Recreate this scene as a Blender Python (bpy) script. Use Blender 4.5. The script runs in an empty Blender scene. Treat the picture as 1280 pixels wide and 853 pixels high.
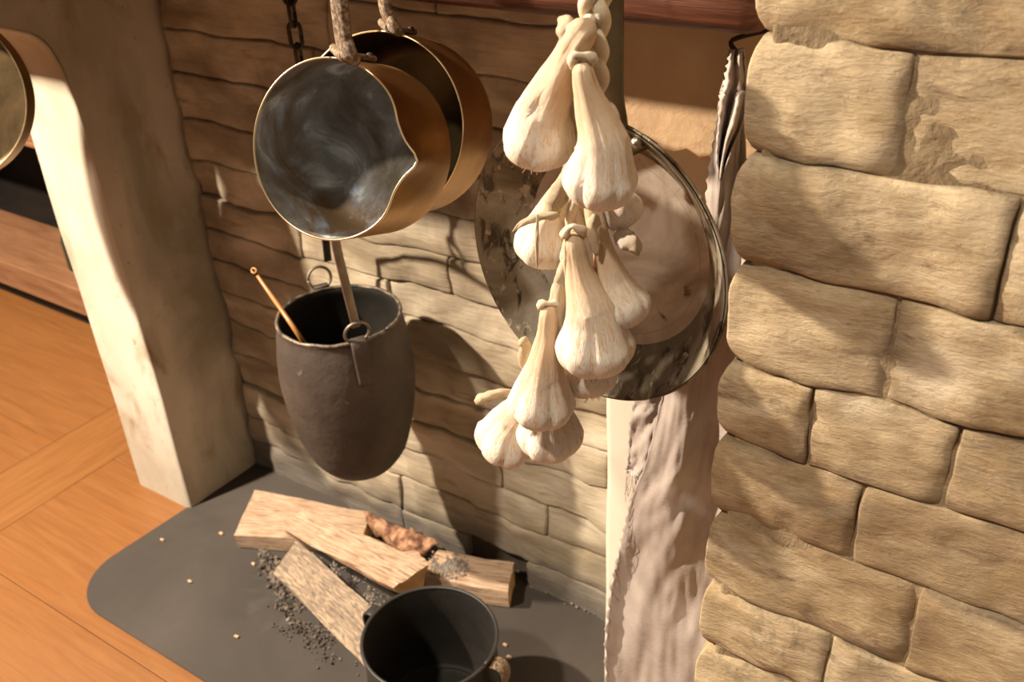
import bpy, bmesh, math, random
from mathutils import Vector, Matrix, noise
random.seed(7)
PI = math.pi
S = bpy.context.scene
COL = S.collection
# ---------------------------------------------------------------- camera
RX = Vector((0.833, 0.552, -0.042)); RY = Vector((-0.254, 0.449, 0.857))
RX.normalize(); RY = (RY - RX * RY.dot(RX)).normalized(); RZ = RX.cross(RY)
CAM = Vector((0, 0, 1.45))
cd = bpy.data.cameras.new('camera'); cam = bpy.data.objects.new('camera', cd); COL.objects.link(cam)
cam.matrix_world = Matrix(((RX.x, RY.x, RZ.x, CAM.x), (RX.y, RY.y, RZ.y, CAM.y), (RX.z, RY.z, RZ.z, CAM.z), (0, 0, 0, 1)))
cd.sensor_width = 36; cd.lens = 34.14; cd.clip_start = .02
cd.dof.use_dof = True; cd.dof.focus_distance = .84; cd.dof.aperture_fstop = 11
S.camera = cam
# ---------------------------------------------------------------- light
w = bpy.data.worlds.new('world'); S.world = w; w.use_nodes = True
w.node_tree.nodes['Background'].inputs[0].default_value = (1, .86, .70, 1)
w.node_tree.nodes['Background'].inputs[1].default_value = .18
LP = Vector((-1.93, .08, 1.92))
ld = bpy.data.lights.new('spotlight', 'POINT'); ld.energy = 400; ld.color = (1, .86, .68); ld.shadow_soft_size = .03
lo = bpy.data.objects.new('spotlight', ld); lo.location = LP; COL.objects.link(lo)
sd = bpy.data.lights.new('sun', 'SUN'); sd.energy = 2.4; sd.color = (1, .88, .73); sd.angle = math.radians(3)
so = bpy.data.objects.new('sun', sd); COL.objects.link(so)
az, el = math.radians(20), math.radians(56)
sv = Vector((math.sin(az) * math.cos(el), math.cos(az) * math.cos(el), -math.sin(el)))
so.rotation_euler = sv.to_track_quat('-Z', 'Y').to_euler(); so.location = (-1, -2, 4)
S.view_settings.view_transform = 'Standard'; S.view_settings.look = 'None'
S.view_settings.exposure = 0.0; S.view_settings.gamma = 1

# ---------------------------------------------------------------- helpers
F = 1214.0
def ray(px, py): return (RX * (px - 640) + RY * (426.5 - py) - RZ * F).normalized()
def atY(px, py, y): r = ray(px, py); return CAM + r * (y / r.y)
def atX(px, py, x): r = ray(px, py); return CAM + r * (x / r.x)
def atZ(px, py, z=0.0): r = ray(px, py); return CAM + r * ((z - CAM.z) / r.z)
def size_at(p, px): return px * (p - CAM).dot(-RZ) / F
def ns(p, s=1.0, o=0.0): return noise.noise(Vector((p[0] * s + o, p[1] * s + o * .7, p[2] * s - o)))
def fr(p, s=1.0, o=0.0): return noise.fractal(Vector((p[0] * s + o, p[1] * s + o, p[2] * s)), 1.0, 2.0, 4)

def tag(o, label=None, cat=None, group=None, kind=None):
    if label: o['label'] = label
    if cat: o['category'] = cat
    if group: o['group'] = group
    if kind: o['kind'] = kind
    return o
def empty(name, loc, label, cat, group=None):
    o = bpy.data.objects.new(name, None); o.location = loc; o.empty_display_size = .02
    COL.objects.link(o); return tag(o, label, cat, group)
def root_loc(o):
    v = Vector((0, 0, 0))
    while o: v += o.location; o = o.parent
    return v
def mk(name, V, Fc, mat, parent=None, smooth=True, uv=None, dirt=None, sub=0, solid=0, mats=None, sharp=None):
    off = root_loc(parent)
    me = bpy.data.meshes.new(name)
    me.from_pydata([tuple(Vector(v) - off) for v in V], [], Fc); me.update()
    if smooth: me.polygons.foreach_set('use_smooth', [True] * len(me.polygons))
    me.materials.append(mat)
    if uv:
        l = me.uv_layers.new(name='UVMap')
        for lp in me.loops: l.data[lp.index].uv = uv[lp.vertex_index]
    if dirt:
        a = me.attributes.new('dirt', 'FLOAT', 'POINT')
        for i, d in enumerate(dirt): a.data[i].value = d
    o = bpy.data.objects.new(name, me); COL.objects.link(o)
    if parent: o.parent = parent
    if sharp is not None:
        try: me.set_sharp_from_angle(angle=math.radians(sharp))
        except Exception: pass
    if solid:
        m = o.modifiers.new('solid', 'SOLIDIFY'); m.thickness = solid; m.offset = 0
    if sub:
        m = o.modifiers.new('sub', 'SUBSURF'); m.levels = sub; m.render_levels = sub
    return o
def frame(z, x=None):
    z = Vector(z).normalized()
    if x is None: x = Vector((1, 0, 0)) if abs(z.x) < .9 else Vector((0, 1, 0))
    x = Vector(x); x = (x - z * x.dot(z)).normalized()
    return x, z.cross(x), z
def revolve(prof, C, ax, up=None, seg=64, rmod=None, closed=False):
    """prof: list of (r, h) ; h along ax"""
    X, Y, Z = frame(ax, up); V = []; Fc = []; uv = []
    n = len(prof)
    for i, (r, h) in enumerate(prof):
        for k in range(seg):
            th = 2 * PI * k / seg
            rr = r * (rmod(th, i / (n - 1), h) if rmod else 1)
            V.append(C + X * (rr * math.cos(th)) + Y * (rr * math.sin(th)) + Z * h); uv.append((k / seg, i / (n - 1)))
    for i in range(n - 1):
        for k in range(seg):
            a = i * seg + k; b = i * seg + (k + 1) % seg
            Fc.append((a, b, b + seg, a + seg))
    for i, s in ((0, 1), (n - 1, -1)):
        if prof[i][0] > 1e-5:
            f = [i * seg + k for k in range(seg)]
            if closed == 'cap': Fc.append(tuple(f[::-1] if s == 1 else f))
    return V, Fc, uv
def catmull(P, n=8):
    P = [Vector(p) for p in P]; Q = [P[0] * 2 - P[1]] + P + [P[-1] * 2 - P[-2]]; out = []
    for i in range(1, len(Q) - 2):
        for k in range(n):
            t = k / n
            out.append(.5 * ((2 * Q[i]) + (Q[i + 1] - Q[i - 1]) * t + (2 * Q[i - 1] - 5 * Q[i] + 4 * Q[i + 1] - Q[i + 2]) * t * t + (3 * Q[i] - Q[i - 1] - 3 * Q[i + 1] + Q[i + 2]) * t ** 3))
    out.append(P[-1]); return out
def sweep(P, sec, up=(0, 0, 1), seg=None, caps=True):
    """sec(t)-> list of (a,b) section points in frame (N,B); P a list of points"""
    V = []; Fc = []; uv = []; n = len(P); Nn = None
    for i, p in enumerate(P):
        T = (P[min(i + 1, n - 1)] - P[max(i - 1, 0)]).normalized()
        if Nn is None: Nn = Vector(up)
        Nn = (Nn - T * Nn.dot(T)).normalized(); B = T.cross(Nn)
        s = sec(i / (n - 1)); m = len(s)
        for k, (a, b) in enumerate(s): V.append(p + Nn * a + B * b); uv.append((k / m, i / (n - 1)))
    for i in range(n - 1):
        for k in range(m):
            Fc.append((i * m + k, i * m + (k + 1) % m, (i + 1) * m + (k + 1) % m, (i + 1) * m + k))
    if caps: Fc.append(tuple(range(m))[::-1]); Fc.append(tuple((n - 1) * m + k for k in range(m)))
    return V, Fc, uv
def circ(r, n=10, rb=None):
    rb = rb or r
    return [(r * math.cos(2 * PI * k / n), rb * math.sin(2 * PI * k / n)) for k in range(n)]
def rrect(a, b, r=.25, n=3):
    """rounded rectangle half sizes a,b"""
    q = min(a, b) * r * 2; q = min(q, a, b); out = []
    for cx, cy, t0 in ((a - q, b - q, 0), (-a + q, b - q, PI / 2), (-a + q, -b + q, PI), (a - q, -b + q, 3 * PI / 2)):
        for k in range(n): t = t0 + PI / 2 * k / (n - 1); out.append((cx + q * math.cos(t), cy + q * math.sin(t)))
    return out
def torus_pts(C, X, Y, r, n=28, a0=0, a1=2 * PI):
    return [C + X * (r * math.cos(a0 + (a1 - a0) * k / n)) + Y * (r * math.sin(a0 + (a1 - a0) * k / n)) for k in range(n + 1)]
def join(*parts):
    V = []; Fc = []; uv = []
    for v, f, u in parts:
        o = len(V); V += v; Fc += [tuple(i + o for i in q) for q in f]; uv += u
    return V, Fc, uv
def rbox(x0, x1, y0, y1, z0, z1, r=.008, step=.02, disp=None):
    """box whose faces are gridded and whose edges are rounded; disp(p)->vector, applied to all points. returns V,F,edge"""
    c = Vector(((x0 + x1) / 2, (y0 + y1) / 2, (z0 + z1) / 2)); h = Vector(((x1 - x0) / 2, (y1 - y0) / 2, (z1 - z0) / 2))
    r = min(r, h.x, h.y, h.z)
    def ticks(a):
        n = max(1, int(round((2 * a - 2 * r) / step)))
        inner = [-a + r + (2 * a - 2 * r) * i / n for i in range(n + 1)]
        return [-a, -a + r * .4] + inner + [a - r * .4, a]
    T = [ticks(h.x), ticks(h.y), ticks(h.z)]
    idx = {}; V = []; E = []; Fc = []
    def vid(i, j, k):
        key = (i, j, k)
        if key not in idx:
            p = Vector((T[0][i], T[1][j], T[2][k]))
            q = Vector([max(-h[m] + r, min(h[m] - r, p[m])) for m in range(3)])
            d = p - q
            if d.length > 1e-9: p = q + d.normalized() * r
            e = sorted([h[m] - abs(p[m]) for m in range(3)])[1]
            p = p + c
            if disp: p = p + disp(p)
            idx[key] = len(V); V.append(p); E.append(max(0, 1 - e / .012))
        return idx[key]
    L = [len(t) for t in T]
    for a, b, cc in ((0, 1, 2), (1, 2, 0), (2, 0, 1)):
        for s in (0, L[cc] - 1):
            for i in range(L[a] - 1):
                for j in range(L[b] - 1):
                    def g(u, v):
                        k = [0, 0, 0]; k[a] = u; k[b] = v; k[cc] = s; return vid(*k)
                    f = (g(i, j), g(i + 1, j), g(i + 1, j + 1), g(i, j + 1))
                    Fc.append(f if s else f[::-1])
    return V, Fc, E

# ---------------------------------------------------------------- materials
def mat(name, cols, scale=6, stretch=(1, 1, 1), rough=.7, metal=0, bump=.3, bscale=60, bstretch=None, coord='Object',
        detail=8, dirt=None, spots=None, rough2=None, sss=0, bdist=.002, dist=0.3, wave=None, spec=None, grad=None, soot=None, nrough=.6):
    m = bpy.data.materials.new(name); m.use_nodes = True; nt = m.node_tree; N = nt.nodes; Lk = nt.links
    b = N['Principled BSDF']; tc = N.new('ShaderNodeTexCoord')
    def mapped(st):
        mp = N.new('ShaderNodeMapping'); mp.inputs['Scale'].default_value = st; Lk.new(tc.outputs[coord], mp.inputs[0]); return mp.outputs[0]
    def nz(vec, sc, det=8, di=dist):
        n = N.new('ShaderNodeTexNoise'); n.inputs['Scale'].default_value = sc; n.inputs['Detail'].default_value = det
        n.inputs['Distortion'].default_value = di; n.inputs['Roughness'].default_value = nrough; Lk.new(vec, n.inputs['Vector']); return n.outputs['Fac']
    v = mapped(stretch); n1 = nz(v, scale, detail)
    cr = N.new('ShaderNodeValToRGB'); e = cr.color_ramp.elements
    e[0].position, e[0].color = cols[0][0], (*cols[0][1], 1); e[1].position, e[1].color = cols[-1][0], (*cols[-1][1], 1)
    for p, c in cols[1:-1]:
        q = e.new(p); q.color = (*c, 1)
    Lk.new(n1, cr.inputs[0]); out = cr.outputs[0]
    def mix(fac, a, bcol, bl='MIX'):
        x = N.new('ShaderNodeMix'); x.data_type = 'RGBA'; x.blend_type = bl
        if isinstance(fac, float): x.inputs[0].default_value = fac
        else: Lk.new(fac, x.inputs[0])
        Lk.new(a, x.inputs[6])
        if isinstance(bcol, tuple): x.inputs[7].default_value = (*bcol, 1)
        else: Lk.new(bcol, x.inputs[7])
        return x.outputs[2]
    for sp in (spots or []):   # (scale, lo, hi, colour, stretch)
        n2 = nz(mapped(sp[4] if len(sp) > 4 else (1, 1, 1)), sp[0], 6, .6)
        r2 = N.new('ShaderNodeMapRange'); r2.inputs[1].default_value = sp[1]; r2.inputs[2].default_value = sp[2]; Lk.new(n2, r2.inputs[0])
        out = mix(r2.outputs[0], out, sp[3])
    if soot:   # soot settled on the lowest courses
        sx = N.new('ShaderNodeSeparateXYZ'); Lk.new(tc.outputs['Object'], sx.inputs[0])
        nn = N.new('ShaderNodeMath'); nn.operation = 'MULTIPLY_ADD'; nn.inputs[1].default_value = -.22; Lk.new(nz(mapped((1, 1, 2)), 5, 6), nn.inputs[0]); Lk.new(sx.outputs[2], nn.inputs[2])
        g = N.new('ShaderNodeMapRange'); g.inputs[1].default_value = soot[0] - .11; g.inputs[2].default_value = soot[1] - .11; g.inputs[4].default_value = .85; Lk.new(nn.outputs[0], g.inputs[0])
        out = mix(g.outputs[0], out, soot[2])
    if grad:   # along the growth direction (UV v)
        sx = N.new('ShaderNodeSeparateXYZ'); Lk.new(tc.outputs['UV'], sx.inputs[0])
        g = N.new('ShaderNodeMapRange'); g.inputs[1].default_value = grad[0]; g.inputs[2].default_value = grad[1]; g.inputs[4].default_value = grad[3]; Lk.new(sx.outputs[1], g.inputs[0])
        out = mix(g.outputs[0], out, grad[2])
    if dirt:
        at = N.new('ShaderNodeAttribute'); at.attribute_name = 'dirt'
        n3 = nz(mapped((1, 1, 1)), 25, 5); mu = N.new('ShaderNodeMath'); mu.operation = 'MULTIPLY'; Lk.new(at.outputs['Fac'], mu.inputs[0])
        mr = N.new('ShaderNodeMapRange'); mr.inputs[1].default_value = .3; mr.inputs[2].default_value = .6; mr.inputs[4].default_value = dirt[1]; Lk.new(n3, mr.inputs[0]); Lk.new(mr.outputs[0], mu.inputs[1])
        out = mix(mu.outputs[0], out, dirt[0])
    Lk.new(out, b.inputs['Base Color'])
    b.inputs['Metallic'].default_value = metal
    if rough2 is None: b.inputs['Roughness'].default_value = rough
    else:
        mr = N.new('ShaderNodeMapRange'); mr.inputs[1].default_value = .3; mr.inputs[2].default_value = .7; mr.inputs[3].default_value = rough; mr.inputs[4].default_value = rough2
        Lk.new(nz(v, scale * 1.7), mr.inputs[0]); Lk.new(mr.outputs[0], b.inputs['Roughness'])
    if spec is not None: b.inputs['Specular IOR Level'].default_value = spec
    if sss:
        b.inputs['Subsurface Weight'].default_value = sss; b.inputs['Subsurface Radius'].default_value = (1, .6, .35); b.inputs['Subsurface Scale'].default_value = .006
    if bump:
        bm_ = N.new('ShaderNodeBump'); bm_.inputs['Strength'].default_value = bump; bm_.inputs['Distance'].default_value = bdist
        h = nz(mapped(bstretch or stretch), bscale, 6)
        if wave:
            wv = N.new('ShaderNodeTexWave'); wv.inputs['Scale'].default_value = wave; Lk.new(mapped((1, 1, 1)), wv.inputs[0])
            ad = N.new('ShaderNodeMath'); Lk.new(h, ad.inputs[0]); Lk.new(wv.outputs['Fac'], ad.inputs[1]); h = ad.outputs[0]
        Lk.new(h, bm_.inputs['Height']); Lk.new(bm_.outputs[0], b.inputs['Normal'])
    return m
M = {}
M['pier'] = mat('painted_stone', [(.3, (.25, .155, .07)), (.45, (.40, .285, .155)), (.60, (.56, .435, .275))], 11, (.70, 1, 1.45), .85, bump=.75, bscale=110, bstretch=(.6, 1, 1.8), bdist=.003, nrough=.72,
    spots=[(6.5, .56, .72, (.60, .50, .36), (.8, 1, 1.2)), (5, .50, .66, (.26, .17, .085), (.7, 1, 1.2)), (9, .57, .68, (.24, .19, .12), (1, 1, 1)), (22, .58, .70, (.22, .145, .08), (.7, 1, 1.8)), (60, .62, .72, (.30, .2, .11), (.5, 1, 3))], dirt=((.12, .085, .05), .9))
M['back'] = mat('sooty_painted_stone', [(.3, (.22, .165, .10)), (.5, (.42, .345, .24)), (.68, (.60, .51, .39))], 6, (.5, 1, 1.8), .88, bump=.6, bscale=50, bstretch=(.3, 1, 2.4), bdist=.004,
    soot=(.15, .02, (.10, .085, .075)), spots=[(3, .54, .72, (.20, .15, .10)), (14, .58, .74, (.24, .17, .11), (.5, 1, 2.5))], dirt=((.07, .05, .03), .9))
M['plaster'] = mat('plaster', [(.3, (.42, .35, .26)), (.5, (.56, .49, .39)), (.7, (.68, .61, .51))], 3.2, (1, 1, .8), .8, bump=.25, bscale=22, bdist=.002,
    spots=[(2.5, .50, .68, (.34, .31, .23), (1.6, 1.6, .7)), (7, .56, .72, (.34, .25, .16), (1.5, 1.5, .8)), (60, .66, .72, (.30, .2, .12))])
M['plaster_sunlit'] = mat('sunlit_plaster', [(.3, (.68, .60, .48)), (.7, (.82, .74, .62))], 4, rough=.85, bump=.3, bscale=40)  # plaster lightened for the right jamb: the sunlight on it is in the colour
M['plaster_bounce'] = mat('bounce_tinted_plaster', [(.3, (.52, .33, .18)), (.5, (.64, .43, .25)), (.7, (.72, .52, .33))], 4, (1, 1, 1), .85, bump=.5, bscale=45, bdist=.003, spots=[(14, .6, .75, (.40, .24, .12), (1, 1, 3))])  # orange tone paints warm bounced light onto the upper jamb's plaster
M['mortar'] = mat('mortar', [(.3, (.16, .11, .06)), (.7, (.42, .31, .18))], 14, rough=.95, bump=.8, bscale=70, bdist=.004)
M['back_mortar'] = mat('sooty_mortar', [(.3, (.06, .045, .03)), (.7, (.16, .11, .07))], 14, rough=.95, bump=.8, bscale=70, bdist=.004)
M['floor'] = mat('oak_floor', [(.3, (0.202, 0.076, 0.021)), (.5, (0.232, 0.093, 0.027)), (.7, (0.262, 0.110, 0.034))], 4, (1, 14, 1), .42, bump=.15, bscale=30, bstretch=(1, 20, 1), bdist=.0008, dist=1.2,
    spots=[(1.6, .56, .66, (.25, .095, .025), (1, 22, 1))])
M['floor_b'] = mat('oak_floor_across', [(.3, (0.206, 0.079, 0.022)), (.5, (0.241, 0.099, 0.028)), (.7, (0.271, 0.116, 0.035))], 4, (14, 1, 1), .42, bump=.15, bscale=30, bstretch=(20, 1, 1), bdist=.0008, dist=1.2)
M['slab'] = mat('dark_hearth', [(.3, (.034, .026, .021)), (.5, (.047, .037, .030)), (.7, (.066, .052, .043))], 3, (1, 1, 1), .6, bump=.15, bscale=60, rough2=.8,
    spots=[(5, .6, .8, (.085, .072, .062))])
M['beam'] = mat('dark_wood', [(.34, (.045, .014, .007)), (.5, (.12, .038, .018)), (.64, (.21, .072, .035))], 8, (.5, 8, 12), .5, bump=.5, bscale=14, bstretch=(.6, 10, 14), bdist=.002, dist=1.0)
M['shelf'] = mat('brown_wood', [(.3, (.17, .075, .035)), (.7, (.30, .145, .07))], 5, (1, 6, 8), .5, bump=.2, bscale=20, bstretch=(1, 10, 10))
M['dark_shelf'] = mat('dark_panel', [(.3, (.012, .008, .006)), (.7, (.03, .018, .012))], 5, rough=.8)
M['copper'] = mat('aged_brass', [(.3, (.20, .105, .028)), (.5, (.36, .20, .062)), (.7, (.50, .30, .11))], 7, rough=.34, metal=1, rough2=.52, bump=.12, bscale=40, bdist=.001,
    spots=[(5, .58, .75, (.13, .07, .025))])
M['rim'] = mat('bright_brass_rim', [(.3, (.75, .58, .33)), (.7, (.9, .75, .5))], 20, rough=.3, metal=1, bump=0)
M['lining'] = mat('tarnished_tin_lining', [(.36, (.11, .09, .06)), (.48, (.20, .185, .165)), (.58, (.31, .31, .31)), (.68, (.70, .76, .82))], 13, rough=.55, metal=.08, rough2=.7, bump=.3, bscale=60, dist=1.1,
    spots=[(11, .60, .70, (.50, .68, .95)), (7, .53, .64, (.17, .105, .05))])
M['lining2'] = mat('brown_tin_lining', [(.34, (.045, .029, .013)), (.7, (.13, .083, .036))], 10, rough=.4, metal=.8, bump=.1, bscale=50, dist=1)
M['rust'] = mat('rusty_iron', [(.35, (.07, .04, .025)), (.5, (.17, .11, .065)), (.65, (.33, .24, .15))], 260, rough=.7, metal=.35, bump=.6, bscale=400, bdist=.0008, detail=3)
M['iron'] = mat('wrought_iron', [(.3, (.030, .022, .017)), (.7, (.075, .058, .045))], 20, rough=.55, metal=.5, bump=.4, bscale=90, rough2=.75)
M['steel'] = mat('grey_iron', [(.3, (.16, .13, .10)), (.7, (.30, .25, .20))], 20, rough=.42, metal=.75, bump=.3, bscale=90, rough2=.6)
M['cast'] = mat('cast_iron', [(.3, (.040, .029, .022)), (.55, (.068, .050, .038)), (.75, (.105, .08, .062))], 9, rough=.62, metal=.15, bump=.6, bscale=55, bdist=.003, rough2=.8,
    spots=[(30, .66, .74, (.20, .16, .12))])
M['castrim'] = mat('worn_iron_rim', [(.40, (.06, .05, .04)), (.64, (.26, .20, .14))], 60, rough=.5, metal=.4, bump=.5, bscale=120)
M['soot'] = mat('soot', [(.3, (.004, .003, .002)), (.7, (.020, .014, .009))], 12, rough=.75, bump=.3, bscale=50)
M['blackpot'] = mat('dark_enamel', [(.3, (.022, .020, .018)), (.7, (.042, .038, .034))], 10, rough=.45, metal=.2, bump=.15, bscale=60, rough2=.6)
M['pan_out'] = mat('worn_steel_pan', [(.34, (.10, .075, .045)), (.5, (.20, .16, .105)), (.66, (.36, .31, .24))], 12, (1, 1, 1), .42, metal=.35, rough2=.55, bump=.3, bscale=70, dist=1,
    spots=[(48, .54, .62, (.055, .038, .022), (1.6, 1, .6)), (90, .60, .66, (.44, .38, .30), (1.5, 1, .7))])
M['pan_floor'] = mat('grey_steel_floor', [(.34, (.28, .22, .16)), (.5, (.46, .39, .32)), (.66, (.62, .55, .47))], 9, rough=.5, metal=.55, rough2=.7, bump=.3, bscale=60, dist=1,
    spots=[(45, .60, .68, (.13, .09, .06)), (4, .52, .68, (.20, .14, .08))])
M['bar'] = mat('olive_iron_bar', [(.3, (.06, .045, .02)), (.7, (.13, .10, .055))], 20, rough=.45, metal=.6, bump=.2, bscale=60)
M['rivet'] = mat('rivet_steel', [(.3, (.30, .26, .2)), (.7, (.5, .45, .38))], 40, rough=.35, metal=.9, bump=0)
M['garlic'] = mat('garlic_skin', [(.36, (.78, .56, .37)), (.45, (.90, .77, .62)), (.54, (.94, .87, .78))], 5, (12, 1.6, 1), .5, bump=.7, bscale=5, bstretch=(34, 1.6, 1), coord='UV', bdist=.0026, sss=.22, dist=1.2, spec=.35, grad=(.30, 1.0, (.74, .50, .28), .75),
    spots=[(5, .67, .74, (.78, .50, .34), (16, 1.4, 1))])
M['stalk'] = mat('garlic_stalk', [(.30, (.62, .38, .19)), (.46, (.76, .55, .33)), (.62, (.84, .70, .50))], 5, (9, 1.2, 1), .6, bump=.8, bscale=5, bstretch=(22, 1.2, 1), coord='UV', bdist=.002, sss=.2, dist=1, spec=.3)
M['braid'] = mat('pale_braid', [(.30, (.70, .52, .33)), (.5, (.80, .68, .50)), (.62, (.88, .80, .66))], 6, (8, 1, 1), .6, bump=.7, bscale=6, bstretch=(18, 1, 1), coord='UV', bdist=.0015, sss=.15)
M['root'] = mat('garlic_root', [(.3, (.40, .22, .09)), (.7, (.70, .48, .26))], 60, rough=.8, bump=.5, bscale=200)
M['linen'] = mat('linen', [(.3, (.30, .24, .205)), (.5, (.40, .335, .295)), (.7, (.50, .43, .385))], 9, rough=.9, bump=.5, bscale=260, bdist=.0008, bstretch=(1, 1, 1), spots=[(5, .58, .74, (.33, .24, .17))])
M['split'] = mat('split_wood', [(.38, (.32, .17, .09)), (.46, (.62, .40, .25)), (.57, (.76, .56, .40))], 6, (.35, 9, 9), .75, bump=1, bscale=9, bstretch=(.4, 22, 22), bdist=.003, coord='UV', dist=.8,
    spots=[(7, .57, .64, (.34, .18, .09), (.25, 16, 1))])
M['ashen'] = mat('ashy_split_wood', [(.36, (.24, .18, .14)), (.5, (.46, .34, .24)), (.62, (.72, .52, .35))], 5, (.8, 5, 5), .85, bump=1, bscale=9, bstretch=(.5, 22, 22), bdist=.003, coord='UV', dist=1.0)
M['endgrain'] = mat('end_grain', [(.30, (.40, .22, .08)), (.66, (.62, .38, .17))], 30, rough=.8, bump=.5, bscale=90)
M['bark'] = mat('bark', [(.38, (.09, .04, .022)), (.5, (.28, .13, .065)), (.62, (.46, .26, .15))], 45, rough=.85, bump=1, bscale=50, bdist=.005)
M['spoon'] = mat('brown_spoon_wood', [(.3, (.28, .11, .03)), (.7, (.52, .25, .08))], 12, (1, 1, 1), .35, bump=.1, bscale=40)
M['char'] = mat('charcoal', [(.35, (.035, .027, .021)), (.5, (.10, .078, .060)), (.65, (.22, .175, .14))], 70, rough=.9, bump=.6, bscale=200)
M['ash'] = mat('ash_dust', [(.3, (.17, .14, .115)), (.7, (.34, .29, .24))], 40, rough=.95, bump=.8, bscale=150, bdist=.003)
M['cord'] = mat('dark_cord', [(.3, (.02, .014, .01)), (.7, (.05, .035, .025))], 60, rough=.9, bump=.4, bscale=200)
M['glass'] = mat('dark_green_glass', [(.3, (.02, .03, .02)), (.7, (.03, .045, .03))], 10, rough=.2, bump=0)

# ---------------------------------------------------------------- the setting
YW = 1.193
# floor: base plus planks
def struct(name, V, Fc, m, **k):
    o = mk(name, V, Fc, m, **k); o['kind'] = 'structure'; return o
V, Fc, _ = rbox(-4.6, 1.6, -2.6, 2.0, -.10, -.022, .002, 5)
fl = struct('floor', V, Fc, M['beam'], smooth=False)
def plank(x0, x1, y0, y1, m):
    g = .0007
    V, Fc, _ = rbox(x0 + g, x1 - g, y0 + g, y1 - g, -.022, -.004, .0012, 3)
    return mk('plank', V, Fc, m, fl, smooth=False)
ys = [-2.5, -1.5, -.8, -.05, .28, .635, 1.02, 1.40, 1.75, 2.0]
for i in range(len(ys) - 1):
    plank(-1.942, 1.5, ys[i], ys[i + 1], M['floor'])
    plank(-4.5, -2.140, ys[i] - .03, ys[i + 1] - .03, M['floor'])
for y0, y1 in ((-2.5, -.6), (-.6, 2.0)): plank(-2.140, -1.942, y0, y1, M['floor_b'])

# back wall in rough painted courses
def warp_b(p):
    return Vector((.010 * ns(p, 5, 3), .010 * fr(p, 9, 1) + .006 * ns(p, 26, 5), .013 * ns((p.x, 0, p.z), 4.5, 8) + .004 * ns((p.x, 0, p.z), 17, 2)))
V, Fc, _ = rbox(-1.80, -.30, YW + .016, YW + .20, -.02, 1.62, .002, 3)
wb = struct('wall_back', V, Fc, M['back_mortar'], smooth=False)
zc = [-.02, .068, .150, .232, .322, .408, .485, .560, .632, .705, .785, .868, .955, 1.04, 1.125, 1.21, 1.30, 1.40, 1.51, 1.62]
rb = random.Random(3)
for i in range(len(zc) - 1):
    x = -1.63 - rb.uniform(0, .12)
    while x < -.5:
        L = rb.uniform(.34, .66); x1 = x + L
        if i == 0:
            if x < -.98 and x1 > -.97: x1 = -.975
            elif abs(x + .975) < .01: x = -.82; x1 = -.62
        a, b_ = max(x, -1.606), min(x1, -.42)
        if b_ - a > .05:
            dy = rb.uniform(-.004, .006)
            V, Fc, E = rbox(a + .0006, b_ - .0006, YW - .004 + dy, YW + .04, zc[i] + .0006, zc[i + 1] - .0006, .0055, .015, warp_b)
            if rb.random() < .0: pass
            mk('stone', V, Fc, M['back'], wb, dirt=[max(0, 1 - (1 - e) * 2.2) * .8 for e in E])
        x = x1

# left plaster wall: pillar below, bracket-like arch above
prof = [(.99, -.02), (.989, .30), (.986, .60), (.985, .85), (.983, .93), (.979, .98), (.973, 1.02), (.962, 1.055), (.943, 1.078), (.915, 1.092), (.875, 1.110), (.83, 1.142), (.78, 1.190),
        (.735, 1.240), (.708, 1.285), (.70, 1.34), (.70, 1.48), (.70, 1.62)]
prof = [(p.x, p.y) for p in catmull([Vector((a, b, 0)) for a, b in prof], 4)]
xo, xi = -1.806, -1.618
V = []; Fc = []
def rdepth(z):   # dished chamfer on the inner corner, dying out lower down
    t = max(0, min(1, (z - .30) / .34)); u = max(0, min(1, (.985 - z) / .09)); return .003
rows = []
for i, (y, z) in enumerate(prof):
    a = Vector(prof[max(i - 1, 0)]); b_ = Vector(prof[min(i + 1, len(prof) - 1)]); T = (b_ - a).normalized(); nrm = Vector((-T.y, T.x))  # towards the opening? checked below
    if nrm.x > 0: pass
    nin = Vector((abs(T.y), abs(T.x))).normalized()      # into the wall: +Y and +Z
    c = rdepth(z) + .004; rr = .010
    row = [(xo, y + nin.x * .35, z + nin.y * .0)]
    row = []
    row.append(Vector((xo, y, z)) + Vector((0, nin.x, nin.y)) * rr)
    row.append(Vector((xo + rr * .3, y, z)) + Vector((0, nin.x, nin.y)) * rr * .3)
    row.append(Vector((xo + rr, y, z)))
    for k in (.25, .5, .75, 1.0): row.append(Vector((xo + rr + (xi - c * 1.35 - xo - rr - .004) * k, y, z)))
    for k in range(1, 7):
        th = PI / 2 * k / 6
        row.append(Vector((xi - c * 1.35 + c * 1.35 * math.sin(th), y, z)) + Vector((0, nin.x, nin.y)) * c * .75 * (1 - math.cos(th)))
    rows.append(row)
ni = len(rows[0])
for row in rows:
    for p in row: V.append(p + Vector((.004 * ns(p, 5, 1), .003 * ns(p, 6, 4), 0)))
for i in range(len(rows) - 1):
    for k in range(ni - 1):
        Fc.append((i * ni + k, i * ni + k + 1, (i + 1) * ni + k + 1, (i + 1) * ni + k))
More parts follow.
